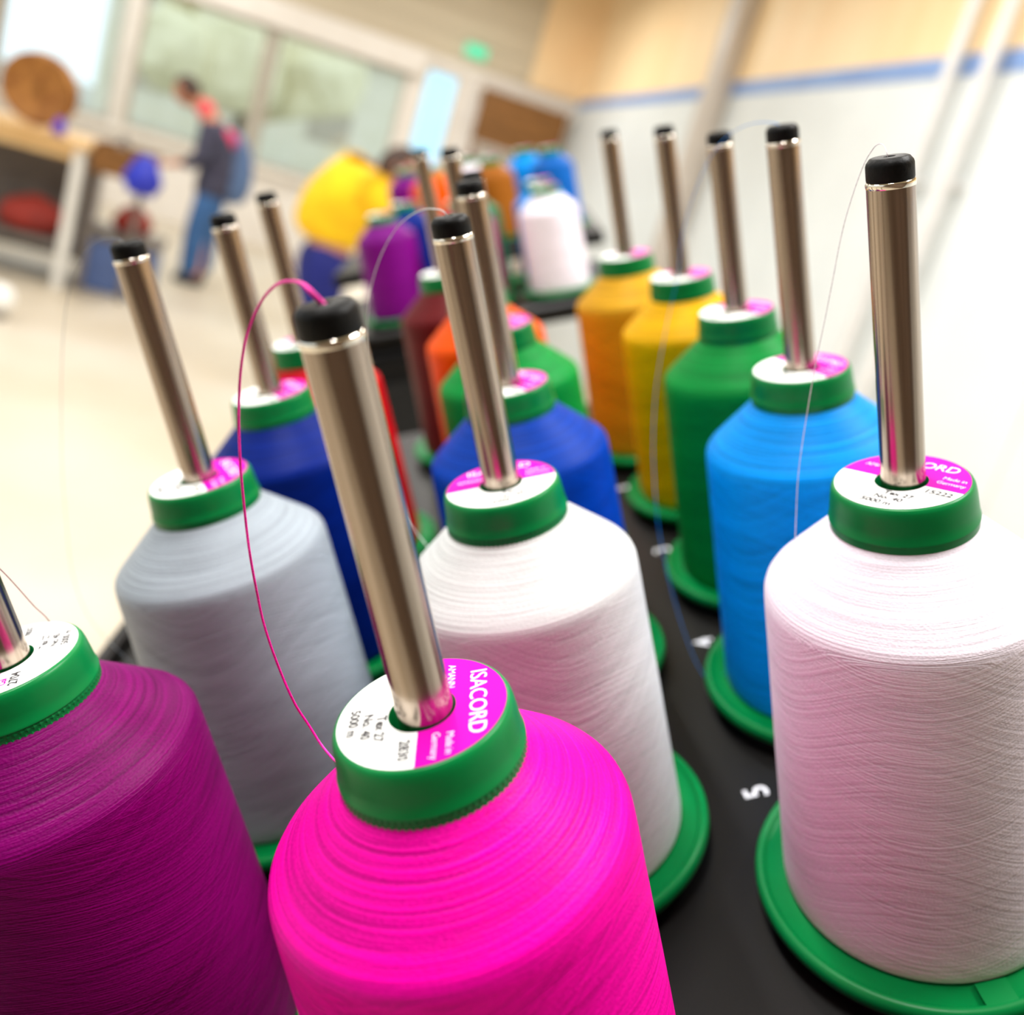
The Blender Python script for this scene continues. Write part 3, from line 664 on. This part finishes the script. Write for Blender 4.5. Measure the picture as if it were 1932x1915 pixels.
for colour, pos, rz, lab, code, rib, dz in NEAR:
    top = ZT + dz - 5.0                     # tube end below the cap
    offx, offy = (0.62, -0.35) if colour == 'hot pink' else ((0.55, 0.35) if colour == 'white' else (0.2, 0.2))
    pg = mesh_obj('tube', me_tube, M['steel'], rack)
    h = (top - ZPLATE)/1000
    pg.location = Vector(rl((pos[0] + offx, pos[1] + offy, ZPLATE))); pg.scale = (1, 1, h/0.1998)
    cp = mesh_obj('cap', me_cap, M['cap'], pg); cp.location = (0, 0, 0.1998); cp.scale = (1, 1, 0.1998/h)
    rm = mesh_obj('end_ring', me_rim, M['rim'], pg); rm.location = (0, 0, 0.1998); rm.scale = (1, 1, 0.1998/h)
    pd = mesh_obj('foam_pad', me_pad, M['foam'], rack); pd.location = Vector(rl((pos[0], pos[1], ZPLATE)))
for n, (x, y) in (('5', (44, 248)), ('4', (45, 338)), ('3', (41, 425)), ('2', (30, 510)), ('10', (-66, 190)), ('9', (-62, 290)), ('8', (-62, 387))):
    me = text_mesh([(n, 0, 0, 11.5, 1.0)], 'number'); o = mesh_obj('number', me, M['number'], rack)
    o.location = Vector(rl((x, y, ZPLATE + 0.05))); o.rotation_euler.z = D(96)
# the post that carries the rack
mesh_obj('bracket', tube_mesh([rl((-60, 380, ZPLATE - 3)), rl((-60, 380, ZPLATE - 160))], 0.03, 'bracket', 12), M['dark_machine'], rack)

# loose threads (rack millimetres)
def loose(colour, pts, rad, lab, twist=False):
    P = spline([rk(p) for p in pts], 8)
    r = [rad/1000 * (1 + (1.0 * max(0.0, 1 - i/(len(P)*0.16)) if twist else 0)) for i in range(len(P))]
    me = tube_mesh(P, r, 'strand', 6); o = mesh_obj('loose_thread', me, MS[colour])
    tag(o, lab, 'thread', 'loose thread ends'); return o
loose('hot pink', [(-32.9, 142.5, -25.0), (-34.6, 142.5, -22.2), (-36.3, 146.2, -21.7), (-38.4, 149.8, -21.6), (-40.8, 153.2, -21.9), (-43.6, 156.4, -22.9), (-46.8, 159.1, -25.1), (-50.0, 161.5, -28.4), (-53.2, 163.3, -33.1), (-56.1, 164.8, -39.1), (-58.8, 165.5, -47.2), (-61.1, 165.8, -56.5), (-62.9, 166.2, -65.4), (-64.5, 166.6, -74.5), (-65.6, 167.0, -83.5), (-66.4, 167.6, -91.8), (-66.2, 167.8, -101.5), (-65.3, 168.0, -111.1), (-63.9, 168.4, -117.5), (-61.5, 166.5, -122.5), (-57.0, 161.0, -124.2)], 0.25, 'bright pink loose thread arching from the cap of the front tube', True)
loose('pale grey', [(-19.1, 240.8, -26.5), (-20.2, 240.7, -23.7), (-23.0, 246.0, -23.2), (-26.2, 251.0, -23.4), (-30.6, 255.6, -24.9), (-35.3, 259.7, -27.8), (-40.1, 263.2, -32.7), (-44.7, 266.0, -39.2), (-48.5, 268.5, -46.8), (-51.7, 270.4, -56.3), (-54.6, 271.5, -67.7), (-57.0, 272.0, -81.2), (-57.4, 270.6, -100.1), (-54.0, 268.0, -115.4), (-47.0, 264.0, -128.5)], 0.16, 'whitish loose thread looping left from the second tube of the middle row')
loose('silver grey', [(-120.6, 289.2, -23.0), (-122.6, 290.1, -20.5), (-127.3, 295.1, -20.0), (-132.7, 299.8, -20.2), (-138.9, 303.7, -22.5), (-145.5, 306.8, -27.4), (-151.4, 309.0, -34.7), (-157.3, 310.0, -45.6), (-163.2, 309.4, -61.2), (-168.7, 308.1, -79.0), (-173.6, 307.1, -95.7), (-177.5, 305.9, -112.9), (-180.9, 303.9, -132.5), (-180.0, 302.4, -150.8), (-172.0, 301.1, -168.2), (-156.5, 294.0, -186.0)], 0.10, 'fine grey loose thread hanging left of the silver grey spool')
loose('white', [(78.9, 200.7, -26.0), (78.6, 201.0, -23.2), (79.2, 204.2, -22.0), (79.5, 207.8, -22.0), (79.4, 211.1, -23.3), (77.9, 213.4, -26.9), (75.0, 214.4, -34.3), (72.4, 215.1, -42.6), (69.4, 214.9, -53.6), (66.7, 215.0, -63.6), (64.3, 215.5, -72.8), (61.2, 215.0, -84.7), (57.5, 213.5, -99.3), (55.2, 211.5, -112.0), (53.6, 209.5, -121.5)], 0.10, 'fine white loose thread falling from the tube on the right')
loose('sky blue', [(83.6, 297.0, -22.5), (82.5, 298.0, -20.2), (80.3, 307.1, -19.5), (77.2, 315.7, -20.2), (73.1, 323.6, -22.7), (69.0, 330.7, -27.8), (64.7, 336.7, -35.7), (60.2, 341.7, -46.7), (56.7, 346.5, -58.5), (54.1, 350.3, -73.0), (49.2, 352.0, -87.7), (43.1, 352.2, -106.9), (38.6, 351.8, -124.9), (34.5, 346.0, -147.0), (32.0, 335.0, -175.0), (34.0, 318.0, -205.0), (40.0, 306.0, -224.0), (50.0, 300.0, -215.0)], 0.12, 'fine bluish loose thread crossing in front of the yellow spool')
loose('purple', [(-134.0, 190.5, -62.0), (-132.8, 193.2, -76.7), (-132.3, 196.0, -81.3), (-131.9, 198.4, -87.0), (-130.9, 200.4, -94.1), (-130.8, 203.7, -100.9), (-132.0, 207.0, -112.5)], 0.13, 'dark loose thread curving down behind the purple spool label')

# ------------------------------------------------------------------ racks farther along the machine
FAR = [
 ('white', (28, 1110), 'white thread spool at the front right of the second rack'),
 ('magenta', (-72, 1112), 'magenta thread spool at the front middle of the second rack'),
 ('violet', (-166, 1110), 'violet thread spool at the front left of the second rack'),
 ('sky blue', (24, 1212), 'sky blue thread spool right behind the white one of the second rack'),
 ('teal green', (-66, 1216), 'dark green thread spool behind the magenta one of the second rack'),
 ('dark blue', (-150, 1212), 'dark blue thread spool behind the violet one of the second rack'),
]
FAR3 = [
 ('deep blue', (55, 1500), 'medium blue thread spool at the front right of the third rack'),
 ('sky blue', (16, 1590), 'light blue thread spool left of the medium blue one of the third rack'),
 ('brown', (-40, 1495), 'brown thread spool in the middle of the third rack'),
 ('white', (-76, 1608), 'white thread spool behind the brown one of the third rack'),
 ('orange', (-134, 1490), 'small orange thread spool on the third rack'),
 ('violet', (-180, 1576), 'small violet thread spool at the left of the third rack'),
 ('yellow', (-105, 1700), 'small yellow thread spool at the far back of the third rack'),
]
def far_rack(spools, cx, cy, lx, ly, lab, grp, dz=0.0, bl=0.215):
    for colour, pos, l in spools:
        spool('thread_spool', colour, pos, D(-60), l, grp, False, dz=dz)
    t = tag(empty('thread_rack', mw=rk_mat((cx, cy, ZPLATE + dz))), lab, 'rack')
    bm = bmesh.new(); add_box(bm, (-lx/2000, -ly/2000, -0.022), (lx/2000, ly/2000, 0)); bmesh.ops.bevel(bm, geom=bm.edges[:], offset=0.003, segments=1, affect='EDGES')
    mesh_obj('plate', from_bm(bm, 'plate'), M['plate'], t)
    for colour, pos, l in spools:
        pd = mesh_obj('foam_pad', me_pad, M['foam'], t); pd.location = ((pos[0] - cx)/1000, (pos[1] - cy)/1000, 0)
        pk = mesh_obj('peg', me_tube, M['steel'], t); pk.location = pd.location; pk.scale = (0.7, 0.7, 0.6)
    bm = bmesh.new(); add_box(bm, (-0.05, -0.05, -bl), (0.05, 0.05, -0.022)); mesh_obj('bracket', from_bm(bm, 'bracket'), M['dark_machine'], t)
far_rack(FAR, -110, 1180, 400, 250, 'black plate of the second thread rack farther along the machine', 'thread spools on the second rack')
far_rack(FAR3, -95, 1590, 420, 340, 'black plate of the third thread rack at the far end of the machine', 'thread spools on the third rack', 22.0, 0.28)

cb = tag(empty('black_box', mw=rk_mat((-160, 1090, ZPLATE - 165))), 'black box under the left end of the second rack', 'control box')  # plain black box filling the space below the rack's left end
bm = bmesh.new(); add_box(bm, (-0.085, -0.06, 0), (0.075, 0.06, 0.142)); bmesh.ops.bevel(bm, geom=bm.edges[:], offset=0.006, segments=2, affect='EDGES')
mesh_obj('housing', from_bm(bm, 'housing', 40), M['dark_machine'], cb)
bm = bmesh.new(); add_box(bm, (-0.06, -0.064, 0.03), (0.05, -0.061, 0.11)); mesh_obj('front_cover', from_bm(bm, 'front_cover'), M['foam'], cb)
# machine beam below the racks, with legs to the floor
mb = tag(empty('embroidery_machine', (0.22, 1.1, 0)), 'long beige machine beam under the thread racks', 'machine')
bm = bmesh.new(); add_box(bm, (-0.10, -1.0, 1.02), (0.24, 1.7, 1.24)); bmesh.ops.bevel(bm, geom=bm.edges[:], offset=0.02, segments=2, affect='EDGES')
mesh_obj('beam', from_bm(bm, 'beam', 40), M['beige_machine'], mb)
for y in (-0.8, 1.5):
    bm = bmesh.new(); add_box(bm, (-0.02, y - 0.06, 0), (0.16, y + 0.06, 1.02)); mesh_obj('leg', from_bm(bm, 'leg'), M['beige_machine'], mb)
